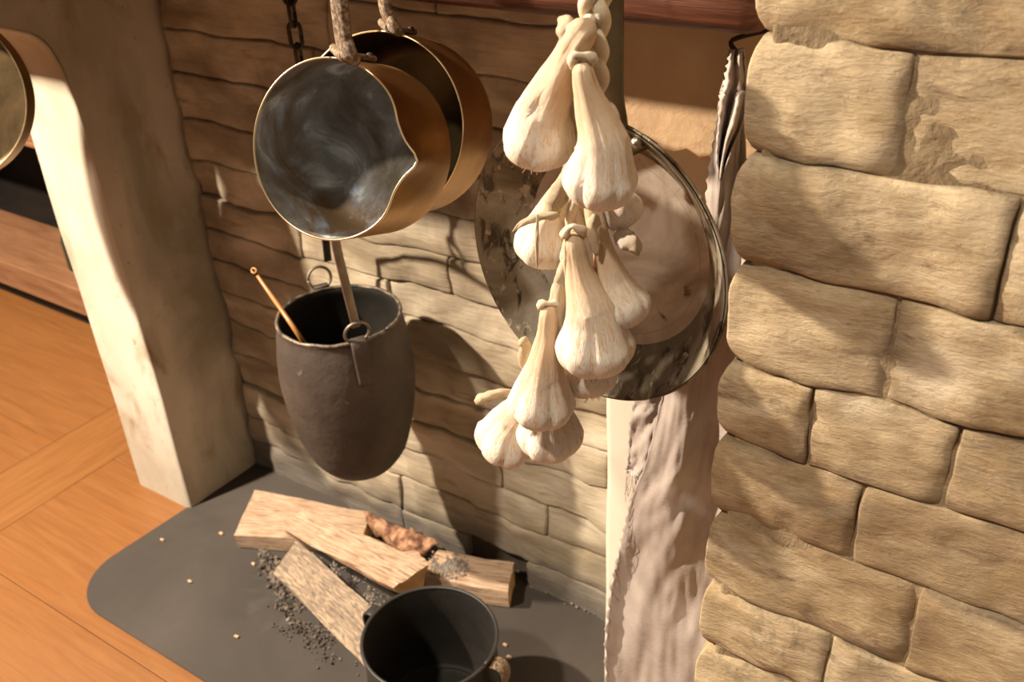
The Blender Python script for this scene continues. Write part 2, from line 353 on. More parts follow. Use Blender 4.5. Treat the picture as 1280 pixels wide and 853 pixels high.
# side faces: from the edge curve to the wall at the back
for side in (0, ni - 1):
    base = len(V); cols_ = 14
    for i, row in enumerate(rows):
        p = row[side]; tgt = Vector((p.x, 1.26, p.z))
        for k in range(cols_ + 1):
            q = p.lerp(tgt, k / cols_)
            V.append(q)
    cc = cols_ + 1
    for i in range(len(rows) - 1):
        for k in range(cols_):
            f = (base + i * cc + k, base + (i + 1) * cc + k, base + (i + 1) * cc + k + 1, base + i * cc + k + 1)
            Fc.append(f if side else f[::-1])
V = [p + Vector((.006 * fr(p, 3.5, 2) + .0015 * ns(p, 22, 3), 0, 0)) * max(0, min(1, (p.x + 1.70) / .08)) for p in V]
wl = struct('wall_left', V, Fc, M['plaster'])
bm = bmesh.new(); bm.from_mesh(wl.data); bmesh.ops.remove_doubles(bm, verts=bm.verts, dist=.0004); bmesh.ops.recalc_face_normals(bm, faces=bm.faces); bm.to_mesh(wl.data); bm.free()

# right plaster jamb with a rough ledge
zl0 = atY(830, 190, 1.0).z; zl1 = atY(830, 150, 1.03).z
V, Fc, _ = rbox(-.545, .10, 1.0, 1.24, -.02, 1.60, .012, .06, lambda p: Vector((.003 * ns(p, 6), .003 * ns(p, 7, 2), 0)))
tr = struct('trim_1', V, Fc, M['plaster_sunlit'])
zb = atY(850, 191, .80).z
V, Fc, _ = rbox(-.455, .10, .80, 1.02, zb, 1.60, .006, .012, lambda p: Vector((0, .0015 * ns(p, 20, 2) + .003 * fr(p, 50, 2) * max(0, 1 - (p.z - zb) / .03), .010 * fr(p, 45, 5) * max(0, 1 - (p.z - zb) / .02))))
mk('upper_jamb', V, Fc, M['plaster_bounce'], tr)

# stone pier on the right
PY = .58
def warp_p(p):
    return Vector((.0035 * ns(p, 16, 3) + .0016 * ns(p, 60, 2), .0046 * fr(p, 14, 1) + .0016 * ns((p.x * .5, p.y, p.z * 2), 60, 5), .0055 * ns((p.x, 0, p.z), 13, 8) + .0024 * ns((p.x, 0, p.z), 45, 2)))
V, Fc, _ = rbox(-.206, .42, PY + .0032, 1.19, -.02, 1.80, .004, .5)
wr = struct('wall_right', V, Fc, M['mortar'], smooth=False)
cs = [(1.400, 1.50, [-.02]), (1.300, 1.400, [.03]), (1.225, 1.300, [-.119]), (1.146, 1.225, [-.051]), (None, None, None), (.919, .996, [-.104]), (.838, .919, [-.053]), (.768, .838, [-.108]),
      (.69, .768, [-.03]), (.61, .69, [-.09]), (.53, .61, [-.04])]
def pstone(x0, x1, z0, z1, dy=0):
    left = x0 < -.21
    zm, hz = (z0 + z1) / 2, (z1 - z0) / 2
    def dsp(p):
        k = max(0, min(1, (-.165 - p.x) / .05)) if left else 0
        e = abs(p.z - zm) / hz
        j = min(abs(p.x - x0), abs(p.x - x1)) if not left else abs(p.x - x1)
        return warp_p(p) + Vector((k * .009 * e ** 4, k * .006 * e ** 4 + .0022 * e ** 8 + (.0018 * math.exp(-(j / .006) ** 2) if p.y < PY + .03 else 0) * (1 + ns(p, 60)), 0))
    V, Fc, E = rbox(x0 + (0 if left else .0004), x1 - .0004, PY - .002 + dy, PY + .10, z0 + .0001, z1 - .0001, .0022, .0058, dsp)
    D = []
    for p in V:
        dz = min(p.z - z0, z1 - p.z) + .002 * ns(p, 45, 4); dx = min(abs(p.x - x0) if not left else 9, abs(p.x - x1))
        D.append(max(0, min(1, 1 - dz / (.0035 + .003 * ns(p, 25, 6))), min(1, 1 - dx / (.007 + .012 * (ns(p, 22, 9) + .3))) * .75))
    return mk('stone', V, Fc, M['pier'], wr, dirt=D)
rp = random.Random(5)
for z0, z1, js in cs:
    if z0 is None:
        pstone(-.219, -.104, 1.066, 1.146); pstone(-.103, .16, 1.068, 1.146, -.001)
        pstone(-.219, -.150, .996, 1.065); pstone(-.149, -.0535, .996, 1.066, .001); pstone(-.052, .16, .996, 1.067)
        continue
    xs = [-.2195] + js + [.16]
    for k in range(len(xs) - 1):
        pstone(xs[k] + (.0005 if k else 0), xs[k + 1] - (.0005 if k < len(xs) - 2 else 0), z0, z1, rp.uniform(-.0025, .0025))
z0 = .53
while z0 > .0:
    pstone(-.2195, -.07, z0 - .08, z0); pstone(-.06, .16, z0 - .08, z0); z0 -= .08

# ceiling of the hearth hood, above the frame, which the beam carries
V, Fc, _ = rbox(-1.80, -.21, .72, 1.24, 1.50, 1.60, .004, .5)
struct('ceiling', V, Fc, M['plaster'], smooth=False)

# ---------------------------------------------------------------- beam
bt = empty('mantel_beam', (-1.0, .78, 1.26), 'dark reddish brown wooden beam across the top, pans hanging before it', 'beam')
V, Fc, _ = rbox(-1.80, -.252, .70, .86, 1.262, 1.50, .022, .03, lambda p: Vector((0, .0012 * ns(p, 8), .0015 * ns(p, 5, 2))))
mk('timber', V, Fc, M['beam'], bt)

# ---------------------------------------------------------------- hearth slab
sl = []
x0, x1, y0, y1 = -1.645, -.40, .672, YW + .02
R_ = .12
for k in range(13):
    t = PI + PI / 2 * k / 12; sl.append((x0 + R_ + R_ * math.cos(t), y0 + R_ + R_ * math.sin(t)))
sl += [(x1, y0), (x1, y1), (-1.63, y1), (-1.63, .995)]
n = len(sl)
V = [Vector((x, y, -.004)) for x, y in sl] + [Vector((x, y, -.001)) for x, y in sl]
ctr = Vector((-1.0, .95, 0))
V += [Vector((x, y, 0)).lerp(Vector((ctr.x, ctr.y, 0)), .003) for x, y in sl]
Fc = [tuple(range(n))[::-1], tuple(range(2 * n, 3 * n))] + [(l * n + k, l * n + (k + 1) % n, (l + 1) * n + (k + 1) % n, (l + 1) * n + k) for l in (0, 1) for k in range(n)]
o = mk('hearth_slab', V, Fc, M['slab'], smooth=False); tag(o, 'dark grey hearth slab with rounded corner set on the wooden floor', 'hearth')

# ---------------------------------------------------------------- copper saucepans
def saucepan(C, r, depth, tilt, hpix, hY, label, lining, spout=False, name='saucepan', flip=False, hook=True, roll=0):
    d = (C - CAM).normalized(); e1 = (RX - d * RX.dot(d)).normalized()
    nrm = (-d * math.cos(tilt) - e1 * math.sin(tilt)).normalized()
    if abs(roll) > 0: nrm = (nrm + RY * roll).normalized()
    up = Vector((0, 0, 1)); up = (up - nrm * nrm.z).normalized()
    root = empty(name, C, label, 'saucepan')
    X, Y, Z = frame(nrm, up)
    # angle of the spout: towards image right
    sa = math.atan2(e1.dot(Y), e1.dot(X)) - (.10 if spout else 0)
    def rm(th, v, h):
        if not spout: return 1
        a = (th - sa + PI) % (2 * PI) - PI
        k = max(0, 1 + h / (depth * .55)) ** 2 if h < 0 else 1
        return 1 + k * (.13 * math.exp(-(a / .13) ** 2) - .055 * math.exp(-((abs(a) - .40) / .22) ** 2))
    t = .0016; q = .016
    outer = [(.0001, -depth), (r * .6, -depth), (r - q, -depth)] + [(r - q + q * math.sin(a), -depth + q - q * math.cos(a)) for a in (PI / 8, PI / 4, 3 * PI / 8, PI / 2)] + \
            [(r, -depth * k) for k in (.7, .55, .4, .25, .12, .05, .02)] + [(r, 0)]
    V, Fc, uv = revolve(outer, C, nrm, up, 96, rm)
    body = mk('body', V, Fc, M['copper'], root, sharp=60)
    inner = [(max(a - t, .0001), min(h + t, 0)) for a, h in outer][::-1]
    V, Fc, uv = revolve(inner, C, nrm, up, 96, rm)
    mk('lining', V, Fc, lining, body)
    # rim bead
    P = [C + (X * math.cos(th) + Y * math.sin(th)) * ((r - t / 2) * rm(th, 1, 0)) for th in [2 * PI * k / 96 for k in range(97)]]
    V, Fc, uv = sweep(P, lambda s: circ(.0010, 6), nrm); mk('rim', V, Fc, M['rim'], body)
    # iron handle: strap on the outside, bent up and back over the rim
    base = C + up * (r + .003)
    pts = [base - nrm * .052 + up * .0, base - nrm * .038, base - nrm * .022, base - nrm * .010 + up * .003] + [atY(px, py, hY) for px, py in hpix]
    top = pts[-1]
    pts += [top + Vector((.0, .004, .05)), top + Vector((.0, .006, .085))]
    P = catmull(pts, 6)
    wd = [.0105, .0095, .0085]
    def sec(s):
        a = .012 if s < .12 else (.0085 if s > .3 else .012 - (s - .12) / .18 * .0035)
        return rrect(.0028 if s < .25 else .0038, a, .45)
    V, Fc, uv = sweep(P, sec, up); h = mk('handle', V, Fc, M['rust'], root)
    # eye at the top and the beam hook
    c = P[-1] + Vector((0, 0, .014)); V, Fc, uv = sweep(torus_pts(c, Vector((1, 0, 0)), Vector((0, 0, 1)), .012), lambda s: circ(.004, 8), (0, 1, 0)); mk('eye', V, Fc, M['rust'], h)
    V, Fc, uv = sweep(catmull([c + Vector((0, -.018, -.004)), c + Vector((0, -.014, .004)), c + Vector((0, 0, .006)), c + Vector((0, .02, .012)), Vector((c.x, .715, c.z + .014))], 5), lambda s: circ(.003, 8), (1, 0, 0))
    hk = mk('beam_hook', V, Fc, M['iron']); tag(hk, 'iron hook in the beam holding the ' + ('spouted front' if spout else 'rear brass' if name == 'saucepan' else 'left') + ' saucepan', 'hook')
    # rivets
    rv = []
    for sgn in (-1, 0, 1):
        p = base - nrm * (.046 if sgn else .030) + Y * (.008 * sgn) + up * .003
        rv.append(revolve([(.0001, .0020), (.0020, .0016), (.0030, .0004), (.0032, -.003)], p, up, nrm, 12))
    for v_ in rv: mk('rivet', *v_[:2], M['iron'], root)
    return root
C1 = atY(410, 188, .56)
saucepan(C1, size_at(C1, 113), .092, math.radians(33), [(437, 74), (430, 50), (426, 20), (424, 0)], .56,
         'front brass saucepan with pouring spout and blue-grey tarnished inside', M['lining'], spout=True)
C2 = atY(473, 158, .66)
saucepan(C2, size_at(C2, 115), .088, math.radians(27), [(493, 38), (486, 22), (480, 0)], .655,
         'brass saucepan with dark inside hanging behind the spouted one', M['lining2'])
C3 = atY(-80, 120, .75)
saucepan(C3, size_at(C3, 108), .05, math.radians(24), [(-82, -6), (-82, -30)], .75, 'dark brass saucepan cut off by the left edge of the photo', M['lining2'], name='hanging_pan')

# ---------------------------------------------------------------- frying pan
PC = atY(738, 329, .65); pr = size_at(PC, 191); nrm = Vector((-.10, -1, .02)).normalized(); up = Vector((0, 0, 1)); up = (up - nrm * nrm.z).normalized()
fp = empty('frying_pan', PC, 'large round worn steel frying pan hanging behind the garlic braid', 'frying pan')
dp = .042; rf = pr * .74
outer = [(.0001, -dp), (rf * .5, -dp), (rf * .9, -dp), (rf, -dp + .002), (rf + (pr - rf) * .25, -dp * .74), (rf + (pr - rf) * .5, -dp * .47), (rf + (pr - rf) * .75, -dp * .22), (pr - .001, -.001), (pr, 0)]
V, Fc, uv = revolve(outer, PC, nrm, up, 96); body = mk('body', V, Fc, M['pan_out'], fp)
V, Fc, uv = revolve([(a - .0018 if a > .01 else a, h + .0018) for a, h in outer[2:]][::-1] + [(rf * .86, -dp + .0022)], PC, nrm, up, 96, closed=True); mk('inner_wall', V, Fc, M['pan_out'], body)
V, Fc, uv = revolve([(.0001, -dp + .0015), (rf * .5, -dp + .0016), (rf * .90, -dp + .0022), (rf * .965, -dp + .0036)], PC, nrm, up, 96, closed=True)
mk('pan_floor', V, Fc, M['pan_floor'], body)
X, Y, Z = frame(nrm, up)
V, Fc, uv = sweep([PC + (X * math.cos(2 * PI * k / 96) + Y * math.sin(2 * PI * k / 96)) * (pr - .0006) for k in range(97)], lambda s: circ(.0013, 6), nrm); mk('rim', V, Fc, M['pan_out'], body)
rt = PC + up * pr
rdir = Y if Y.x > 0 else -Y
hb = atY(774, 166, .655)
P = catmull([hb + Vector((.010, .004, -.018)), hb, atY(770, 146, .642), atY(766, 118, .637), atY(765, 60, .636), atY(765, 0, .636), atY(765, -60, .636), atY(765, -110, .645)], 6)
def sec(s):
    a = .026 * (1 - s / .18) + .009 * (s / .18) if s < .18 else .009
    return rrect(.0025, a, .4)
V, Fc, uv = sweep(P, sec, nrm); mk('handle', V, Fc, M['bar'], fp)
for dx, dz in ((.018, -.022), (.002, -.030), (-.010, -.018)):
    p = hb + rdir * dx + up * (dz + .018) - nrm * (-.003 + .006 * (dx > .02)); V, Fc, uv = revolve([(.0001, .004), (.003, .003), (.0048, .001), (.005, -.002)], p, nrm, up, 14); mk('rivet', V, Fc, M['rivet'], fp)
c = P[-1]; V, Fc, uv = sweep(catmull([c + Vector((0, -.012, -.01)), c + Vector((0, -.012, .008)), c + Vector((0, .01, .014)), Vector((c.x, .715, c.z + .016))], 5), lambda s: circ(.003, 8), (1, 0, 0))
tag(mk('beam_hook', V, Fc, M['iron']), 'iron hook in the beam holding the frying pan handle', 'hook')

# ---------------------------------------------------------------- garlic braid
GY = .565
gb = empty('garlic_braid', atY(742, 100, GY), 'braid of pale garlic bulbs hanging in front of the frying pan', 'garlic braid')
def garlic(bot, cen, rpx, stalk, Y=GY, nclove=6, seed=0, wide=1.0, rs=.006, roots=True, sbend=None, sY=None):
    """bot: pixel of the root end, cen: pixel of the bulb centre, stalk: pixels up to the tie"""
    rnd = random.Random(seed); C = atY(*cen, Y); r = size_at(C, rpx)
    sY = Y if sY is None else sY
    st = [atY(px, py, Y + (sY - Y) * (i + 1) / len(stalk)) for i, (px, py) in enumerate(stalk)]
    ax = (C - atY(*bot, Y)).normalized(); B0 = C - ax * r * .84
    path = catmull([B0 - ax * .0, C, C + ax * r * .9] + st, 10); n = len(path)
    # arclength
    s = [0]
    for i in range(1, n): s.append(s[-1] + (path[i] - path[i - 1]).length)
    Lb = r * .84; neck = r * 2.25
    seg = 56; V = []; uv = []; Fc = []; Nn = RX.copy()
    # resample finely
    stations = [0, .02, .06, .12, .2, .3, .42, .55, .7, .85, 1.0, 1.15, 1.3, 1.45, 1.6, 1.75, 1.9, 2.05, 2.2, 2.4, 2.7, 3.1]
    tot = s[-1]; ss = [q * r * .84 for q in stations if q * r * .84 < tot * .95]
    k = 3.6
    while ss[-1] < tot - .006: ss.append(ss[-1] + .007)
    ss.append(tot)
    def at(a):
        for i in range(1, n):
            if s[i] >= a: f = (a - s[i - 1]) / max(1e-9, s[i] - s[i - 1]); return path[i - 1].lerp(path[i], f)
        return path[-1]
    def rad(a):
        u = a / (r * .84)
        if u < 1: return r * math.sqrt(max(0.0, 1 - (1 - u) ** 2.4)) * .995 + .0002
        v = (a - r * .84) / (2.7 * r); e_ = min(1, max(0, (tot - a) / .010)) ** .5 * .5 + .5
        if v < 1: return (rs + (r - rs) * ((1 - v) ** 1.6 * (1 - .18 * math.exp(-((v - .0) / .12) ** 2)) + .18 * math.exp(-(v / .12) ** 2))) * e_
        return rs * e_
    ph = rnd.uniform(0, 6)
    for i, a in enumerate(ss):
        p = at(a); T = (at(min(a + .003, tot)) - at(max(a - .003, 0))).normalized(); Nn = (Nn - T * Nn.dot(T)).normalized(); B = T.cross(Nn)
        u = a / (r * .84); rr = rad(a); tw = a * 9
        lob = max(0, 1 - abs(u - .9) / 1.3) ** .6
        for q in range(seg):
            th = 2 * PI * q / seg
            c = abs(math.sin(nclove / 2 * (th + ph) + .35 * math.sin(th * 2 + ph)))
            m = 1 - lob * .15 * (1 - c) ** 2.0 + lob * .035 * math.sin(th * 3 + ph * 2)
            wr_ = math.sin(7 * (th + tw * .12) + seed + 2 * noise.noise(Vector((th, a * 20, seed)))) * .022 + math.sin(19 * (th + tw * .06) + seed * 2 + 2 * noise.noise(Vector((th * 2, a * 30, seed)))) * .014
            m += wr_ * (1.2 if u > 1.9 else max(0, (u - .6) / 1.3) * 1.1 + .12)
            m += .03 * noise.noise(Vector((math.cos(th) * 2 + seed, math.sin(th) * 2, u * 1.5)))
            if u > 2: m += .15 * noise.noise(Vector((math.cos(th) * 1.2 + seed, math.sin(th) * 1.2, a * 40)))
            V.append(p + (Nn * math.cos(th) * wide + B * math.sin(th)) * (rr * m)); uv.append((q / seg, u * .33))
    ns_ = len(ss)
    cut = next(i for i, a in enumerate(ss) if a >= r * 2.2 * .84 or i == ns_ - 1)
    F1 = []; F2 = []
    for i in range(ns_ - 1):
        for q in range(seg):
            f = (i * seg + q, i * seg + (q + 1) % seg, (i + 1) * seg + (q + 1) % seg, (i + 1) * seg + q); (F1 if i < cut else F2).append(f)
    F1.append(tuple(range(seg))[::-1]); F2.append(tuple((ns_ - 1) * seg + q for q in range(seg)))
    bulb = mk('garlic_bulb', V[:(cut + 1) * seg], F1, M['garlic'], gb, uv=uv[:(cut + 1) * seg])
    V2 = V[cut * seg:]; F2 = [tuple(x - cut * seg for x in f) for f in F2]
    mk('stalk', V2, F2, M['garlic'], bulb, uv=uv[cut * seg:])
    if roots:
        parts = [revolve([(.0001, -.003), (.004, -.0022), (.0062, .0), (.005, .003)], B0 + ax * .0005, ax, None, 14, lambda th, v, h: 1 + .3 * math.sin(th * 5 + seed))]
        for j in range(16):
            t = rnd.uniform(0, 2 * PI); X, Y_, Z = frame(ax); d = (X * math.cos(t) + Y_ * math.sin(t))
            q0 = B0 + d * rnd.uniform(.001, .005); ln = rnd.uniform(.002, .006)
            parts.append(sweep(catmull([q0, q0 - ax * ln * .5 + d * ln * .4, q0 - ax * ln + d * ln * rnd.uniform(.3, 1.3) + Vector((0, 0, -.001))], 3), lambda s_: circ(.0005 * (1 - s_ * .7), 5)))
        V, Fc, u_ = join(*parts); mk('roots', V, Fc, M['root'], bulb)
    return bulb
# back ones first
garlic((795, 285), (778, 262), 28, [(745, 215), (736, 180)], GY + .028, 5, 11, roots=False)
garlic((672, 335), (681, 302), 39, [(697, 250), (712, 215), (722, 185)], GY + .026, 6, 4, roots=False, rs=.006)
garlic((742, 497), (735, 466), 37, [(722, 400), (718, 340)], GY + .024, 6, 7)
garlic((618, 590), (634, 547), 40, [(672, 492), (686, 430)], GY + .020, 6, 9)
garlic((793, 418), (778, 382), 35, [(756, 318), (744, 275), (738, 250)], GY + .010, 6, 5, roots=False, rs=.007)
garlic((688, 580), (687, 540), 43, [(688, 475), (690, 420)], GY + .016, 7, 10)
garlic((663, 216), (673, 172), 47, [(704, 88), (722, 50), (738, 30)], GY - .012, 6, 1, rs=.0105, wide=1.0)
garlic((748, 272), (751, 222), 48, [(738, 130), (730, 98), (727, 78)], GY - .022, 7, 2, rs=.0085, roots=False)
garlic((748, 480), (744, 430), 50, [(726, 350), (719, 315), (717, 292)], GY - .008, 6, 6, rs=.0085)
garlic((672, 546), (676, 500), 43, [(684, 430), (687, 398), (688, 380)], GY - .016, 6, 8, rs=.0080)
# the plait itself, three strands
ctrl = [(747, -70), (746, -20), (743, 20), (741, 60), (742, 95), (738, 130), (732, 170), (726, 215), (722, 255), (718, 300), (706, 350), (694, 385)]
cp = catmull([atY(px, py, GY + (.004 if i < 6 else .014)) for i, (px, py) in enumerate(ctrl)], 14)
for sidx in range(3):
    P = []
    for i, p in enumerate(cp):
        T = (cp[min(i + 1, len(cp) - 1)] - cp[max(i - 1, 0)]).normalized(); view = (CAM - p).normalized(); side = T.cross(view).normalized(); view = side.cross(T)
        t = i * .155 + sidx * 2 * PI / 3
        amp = .0062 if i < 80 else .0045
        P.append(p + side * (math.sin(t) * amp) + view * (math.sin(2 * t) * amp * .62))
    rad_ = .0055
    V, Fc, uv = sweep(P, lambda s: circ(rad_ * (1 - .3 * s), 12, rad_ * .95 * (1 - .3 * s)), RX)
    uv = [(a, b * 22) for a, b in uv]
    mk('braid_strand', V, Fc, M['braid'], gb, uv=uv)
for t_, y_ in (((727, 78), GY - .02), ((688, 382), GY - .014), ((718, 292), GY - .008)):
    c = atY(*t_, y_); V, Fc, uv = sweep([q + Vector((ns(q, 130, 1), ns(q, 130, 2), ns(q, 130, 3))) * .003 for q in torus_pts(c, RX, (RZ * .8 + RY * (.1 + .5 * random.random())).normalized(), .0072, 36, 0, 2 * PI)], lambda s: circ(.0030 * (1 + .35 * math.sin(s * 17)), 8), RY); mk('tie', V, Fc, M['braid'], gb, uv=uv)
def husk(pts, wid, Y0, seed=0, m='stalk', curl=.5):
    P = catmull([atY(px, py, Y0 + dy) for px, py, dy in pts], 7); n = len(P)
    V = []; uv = []; Fc = []; K = 7
    for i, p in enumerate(P):
        T = (P[min(i + 1, n - 1)] - P[max(i - 1, 0)]).normalized(); view = (CAM - p).normalized(); side = T.cross(view).normalized(); t = i / (n - 1)
        wd_ = .75 * (wid[0] * (1 - t) + wid[1] * t + (wid[2] if len(wid) > 2 else 0) * math.sin(PI * t)) * (.45 + .55 * min(1, t * 5, (1 - t) * 6 + .1)) * (1 + .25 * noise.noise(Vector((t * 6, seed, 0)))); tw_ = .8 * noise.noise(Vector((t * 2.5, seed * 2, 3))); side, view = side * math.cos(tw_) + view * math.sin(tw_), view * math.cos(tw_) - side * math.sin(tw_)
        for k in range(K):
            a = (k / (K - 1) - .5) * 2; wd_ = wd_ * (1 if k == 0 and 0 else 1)
            V.append(p + side * (a * wd_) + view * (curl * wd_ * (1 - a * a) * 1.0 + .0012 * ns(p, 120, seed + k))); uv.append((k / K, t * 2))
    for i in range(n - 1):
        for k in range(K - 1): Fc.append((i * K + k, i * K + k + 1, (i + 1) * K + k + 1, (i + 1) * K + k))
    return mk('dry_husk', V, Fc, M[m], gb, uv=uv, solid=.0003)
husk([(700, 268, -.004), (672, 272, -.012), (652, 280, -.016), (641, 290, -.018)], (.0042, .0009, .001), GY, 1)
husk([(706, 225, .012), (698, 245, .008), (690, 262, .004), (676, 268, .0)], (.010, .006, .003), GY, 3)
husk([(672, 268, -.016), (671, 300, -.022), (672, 340, -.018)], (.0016, .0008, .0006), GY, 4)
husk([(648, 490, .004), (625, 492, -.010), (605, 498, -.018), (594, 504, -.022)], (.003, .0055, .002), GY, 5, curl=1.0)
husk([(660, 470, .002), (654, 450, -.004), (657, 432, -.010), (650, 424, -.012)], (.003, .006, .002), GY, 6, curl=.9)
husk([(715, 312, -.006), (703, 345, -.010), (700, 400, -.014), (701, 468, -.010)], (.004, .004, .003), GY, 7, 'stalk')
husk([(716, 318, -.006), (706, 340, -.010), (694, 375, -.012), (690, 400, -.012)], (.005, .003, .003), GY, 8, 'stalk')
husk([(757, 122, -.006), (764, 140, -.012), (768, 165, -.012), (772, 190, -.006)], (.0015, .0035, .004), GY, 9, 'stalk')
husk([(770, 290, .016), (783, 300, .012), (793, 308, .010), (798, 320, .008)], (.010, .003, .003), GY, 10, 'garlic')
husk([(722, 45, -.012), (716, 100, -.006), (716, 150, .0), (715, 190, .004)], (.009, .004, .002), GY, 12, 'stalk')
husk([(745, 268, .0), (741, 290, -.004), (746, 320, -.004)], (.006, .003, .002), GY, 14, 'stalk')
husk([(698, 22, .0), (706, 30, -.012), (712, 50, -.014), (716, 70, -.010)], (.003, .006, .005), GY, 15, 'stalk')

# ---------------------------------------------------------------- cauldron
CC = Vector((-1.07, 1.02, 0)); zr = .650; r0 = .106
cz = [(.0001, .318), (.025, .320), (.050, .330), (.074, .352), (.092, .385), (.1045, .43), (.1135, .48), (.1175, .53), (.1165, .575), (.1115, .615), (.1065, .640), (.107, .650)]
ct = empty('cauldron', (CC.x, CC.y, .318), 'dark cast iron cauldron hanging from the flat iron bars', 'cauldron')
pr_ = [(p.x, p.y) for p in catmull([Vector((a, b, 0)) for a, b in cz], 4)]
V, Fc, uv = revolve(pr_, CC, (0, 0, 1), None, 80); V = [p + (p - Vector((CC.x, CC.y, p.z))).normalized() * .0012 * ns(p, 30) if (p - Vector((CC.x, CC.y, p.z))).length > .01 else p for p in V]
cb = mk('body', V, Fc, M['cast'], ct)
pin = [(max(.0001, a - .005), h + (.004 if i < 12 else 0)) for i, (a, h) in enumerate(pr_)][::-1]
V, Fc, uv = revolve(pin, CC, (0, 0, 1), None, 80, closed=True); mk('sooty_inside', V, Fc, M['soot'], cb)
V, Fc, uv = sweep([Vector((CC.x + .1048 * math.cos(2 * PI * k / 80), CC.y + .1048 * math.sin(2 * PI * k / 80), .651 + .0008 * math.sin(k))) for k in range(81)], lambda s: circ(.0032, 8), (0, 0, 1)); mk('rim', V, Fc, M['castrim'], cb)
near = atZ(440, 418, zr); far = Vector((2 * CC.x - near.x, 2 * CC.y - near.y, zr))
rings = []
for E_, yname in ((near, 'n'), (far, 'f')):
    d = (Vector((E_.x, E_.y, 0)) - Vector((CC.x, CC.y, 0))).normalized(); side = Vector((-d.y, d.x, 0))
    B = Vector((CC.x, CC.y, 0)) + d * .107
    P = catmull([B + Vector((0, 0, .575)) + d * .009, B + Vector((0, 0, .61)) + d * .009, B + Vector((0, 0, .640)) + d * .010, B + Vector((0, 0, .654)) + d * .006, B + Vector((0, 0, .656)) - d * .004], 5)
    V, Fc, uv = sweep(P, lambda s: rrect(.004, .010 + .004 * min(1, s * 2), .4), d); ear = mk('ear', V, Fc, M['cast'], ct)
    c = B + d * .003 + Vector((0, 0, .672)); tl = (side * .95 + Vector((0, 0, 0))).normalized()
    V, Fc, uv = sweep(torus_pts(c, side, Vector((0, 0, 1)) * .97 + d * .2, .0205, 30), lambda s: circ(.0027, 8), d); mk('ring', V, Fc, M['steel'], ear)
    rings.append(c)
# wooden spoon inside
tip = atY(317, 338, .985); mid = atZ(370, 414, .652)
for zz in (.60, .58, .56, .54, .52, .50, .48, .46, .44):
    end = atZ(398, 458, zz)
    if (Vector((end.x, end.y, 0)) - CC).length < .055: break
sp = empty('wooden_spoon', mid, 'thin brown wooden spoon leaning in the cauldron', 'spoon')
P = catmull([end, mid, tip.lerp(mid, .35), tip.lerp(mid, .10)], 8)
V, Fc, uv = sweep(P, lambda s: circ(.0048 - .0018 * s, 10), RY); mk('shaft', V, Fc, M['spoon'], sp)
dd = (tip - mid).normalized(); sd_ = dd.cross((CAM - tip).normalized()).normalized()
V, Fc, uv = sweep(torus_pts(tip - dd * .001, sd_ * .7, dd, .0055, 18), lambda s: circ(.0016, 7), (CAM - tip).normalized()); mk('eyelet', V, Fc, M['spoon'], sp)
V, Fc, uv = revolve([(.0001, -.03), (.014, -.024), (.021, -.006), (.019, .014), (.009, .03), (.004, .038)], end, dd, None, 20); mk('bowl', V, Fc, M['spoon'], sp)

# yoke of flat iron bars, hung on the chain
yk = empty('pot_hanger', (CC.x, CC.y, .83), 'arched hanger of flat grey iron bars between chain and cauldron', 'pot hanger')
n1, f1 = rings
nd = (Vector((near.x, near.y, 0)) - CC); nd.normalize()
nearTop = atY(420, 305, .945); 
P = catmull([n1 + Vector((0, 0, .010)), n1.lerp(nearTop, .5), nearTop, nearTop + Vector((-.004, .008, .03))], 8)
V, Fc, uv = sweep(P, lambda s: rrect(.0022, .0072, .35), nd); mk('near_bar', V, Fc, M['steel'], yk)
fb = atY(410, 326, 1.115); ft = atY(406, 290, 1.11)
P = catmull([fb, ft], 6); V, Fc, uv = sweep(P, lambda s: rrect(.0025, .0070, .35), nd); mk('far_bar', V, Fc, M['iron'], yk)
top = Vector((CC.x - .01, CC.y + .01, .868))
P = catmull([nearTop + Vector((-.004, .008, .03)), nearTop.lerp(top, .5) + Vector((0, 0, .028)), top, ft.lerp(top, .5) + Vector((0, 0, .018)), ft], 8)
V, Fc, uv = sweep(P, lambda s: rrect(.0025, .0072, .35), nd); mk('crossbar', V, Fc, M['iron'], yk)
V, Fc, uv = sweep(torus_pts(top + Vector((0, 0, .010)), nd, Vector((0, 0, 1)), .010, 16), lambda s: circ(.003, 7), (1, 0, 0)); mk('top_eye', V, Fc, M['iron'], yk)
# chain
ch = empty('chain', (CC.x, CC.y, 1.49), 'dark iron link chain hanging behind the saucepans', 'chain')
z = top.z + .026; k = 0
c0 = Vector((top.x, top.y, 0)); cx = atY(372, 62, top.y)
while z < 1.50:
    t = (z - top.z) / (1.5 - top.z); f = min(1, (z - top.z) / (cx.z - top.z)); c = Vector((top.x + (cx.x - top.x) * f, top.y, z)); a = math.radians(38 if k % 2 else 112)
    X = Vector((math.cos(a), math.sin(a), 0)); P = []
    for j in range(25):
        th = 2 * PI * j / 24; P.append(c + X * (.0085 * math.cos(th)) + Vector((0, 0, .0105 * math.sin(th) + (.0085 if math.sin(th) > 0 else -.0085 if math.sin(th) < -.001 else 0) )))
    V, Fc, uv = sweep(P, lambda s: circ(.0032, 8), X.cross(Vector((0, 0, 1)))); mk('link', V, Fc, M['iron'], ch)
    z += .0315; k += 1

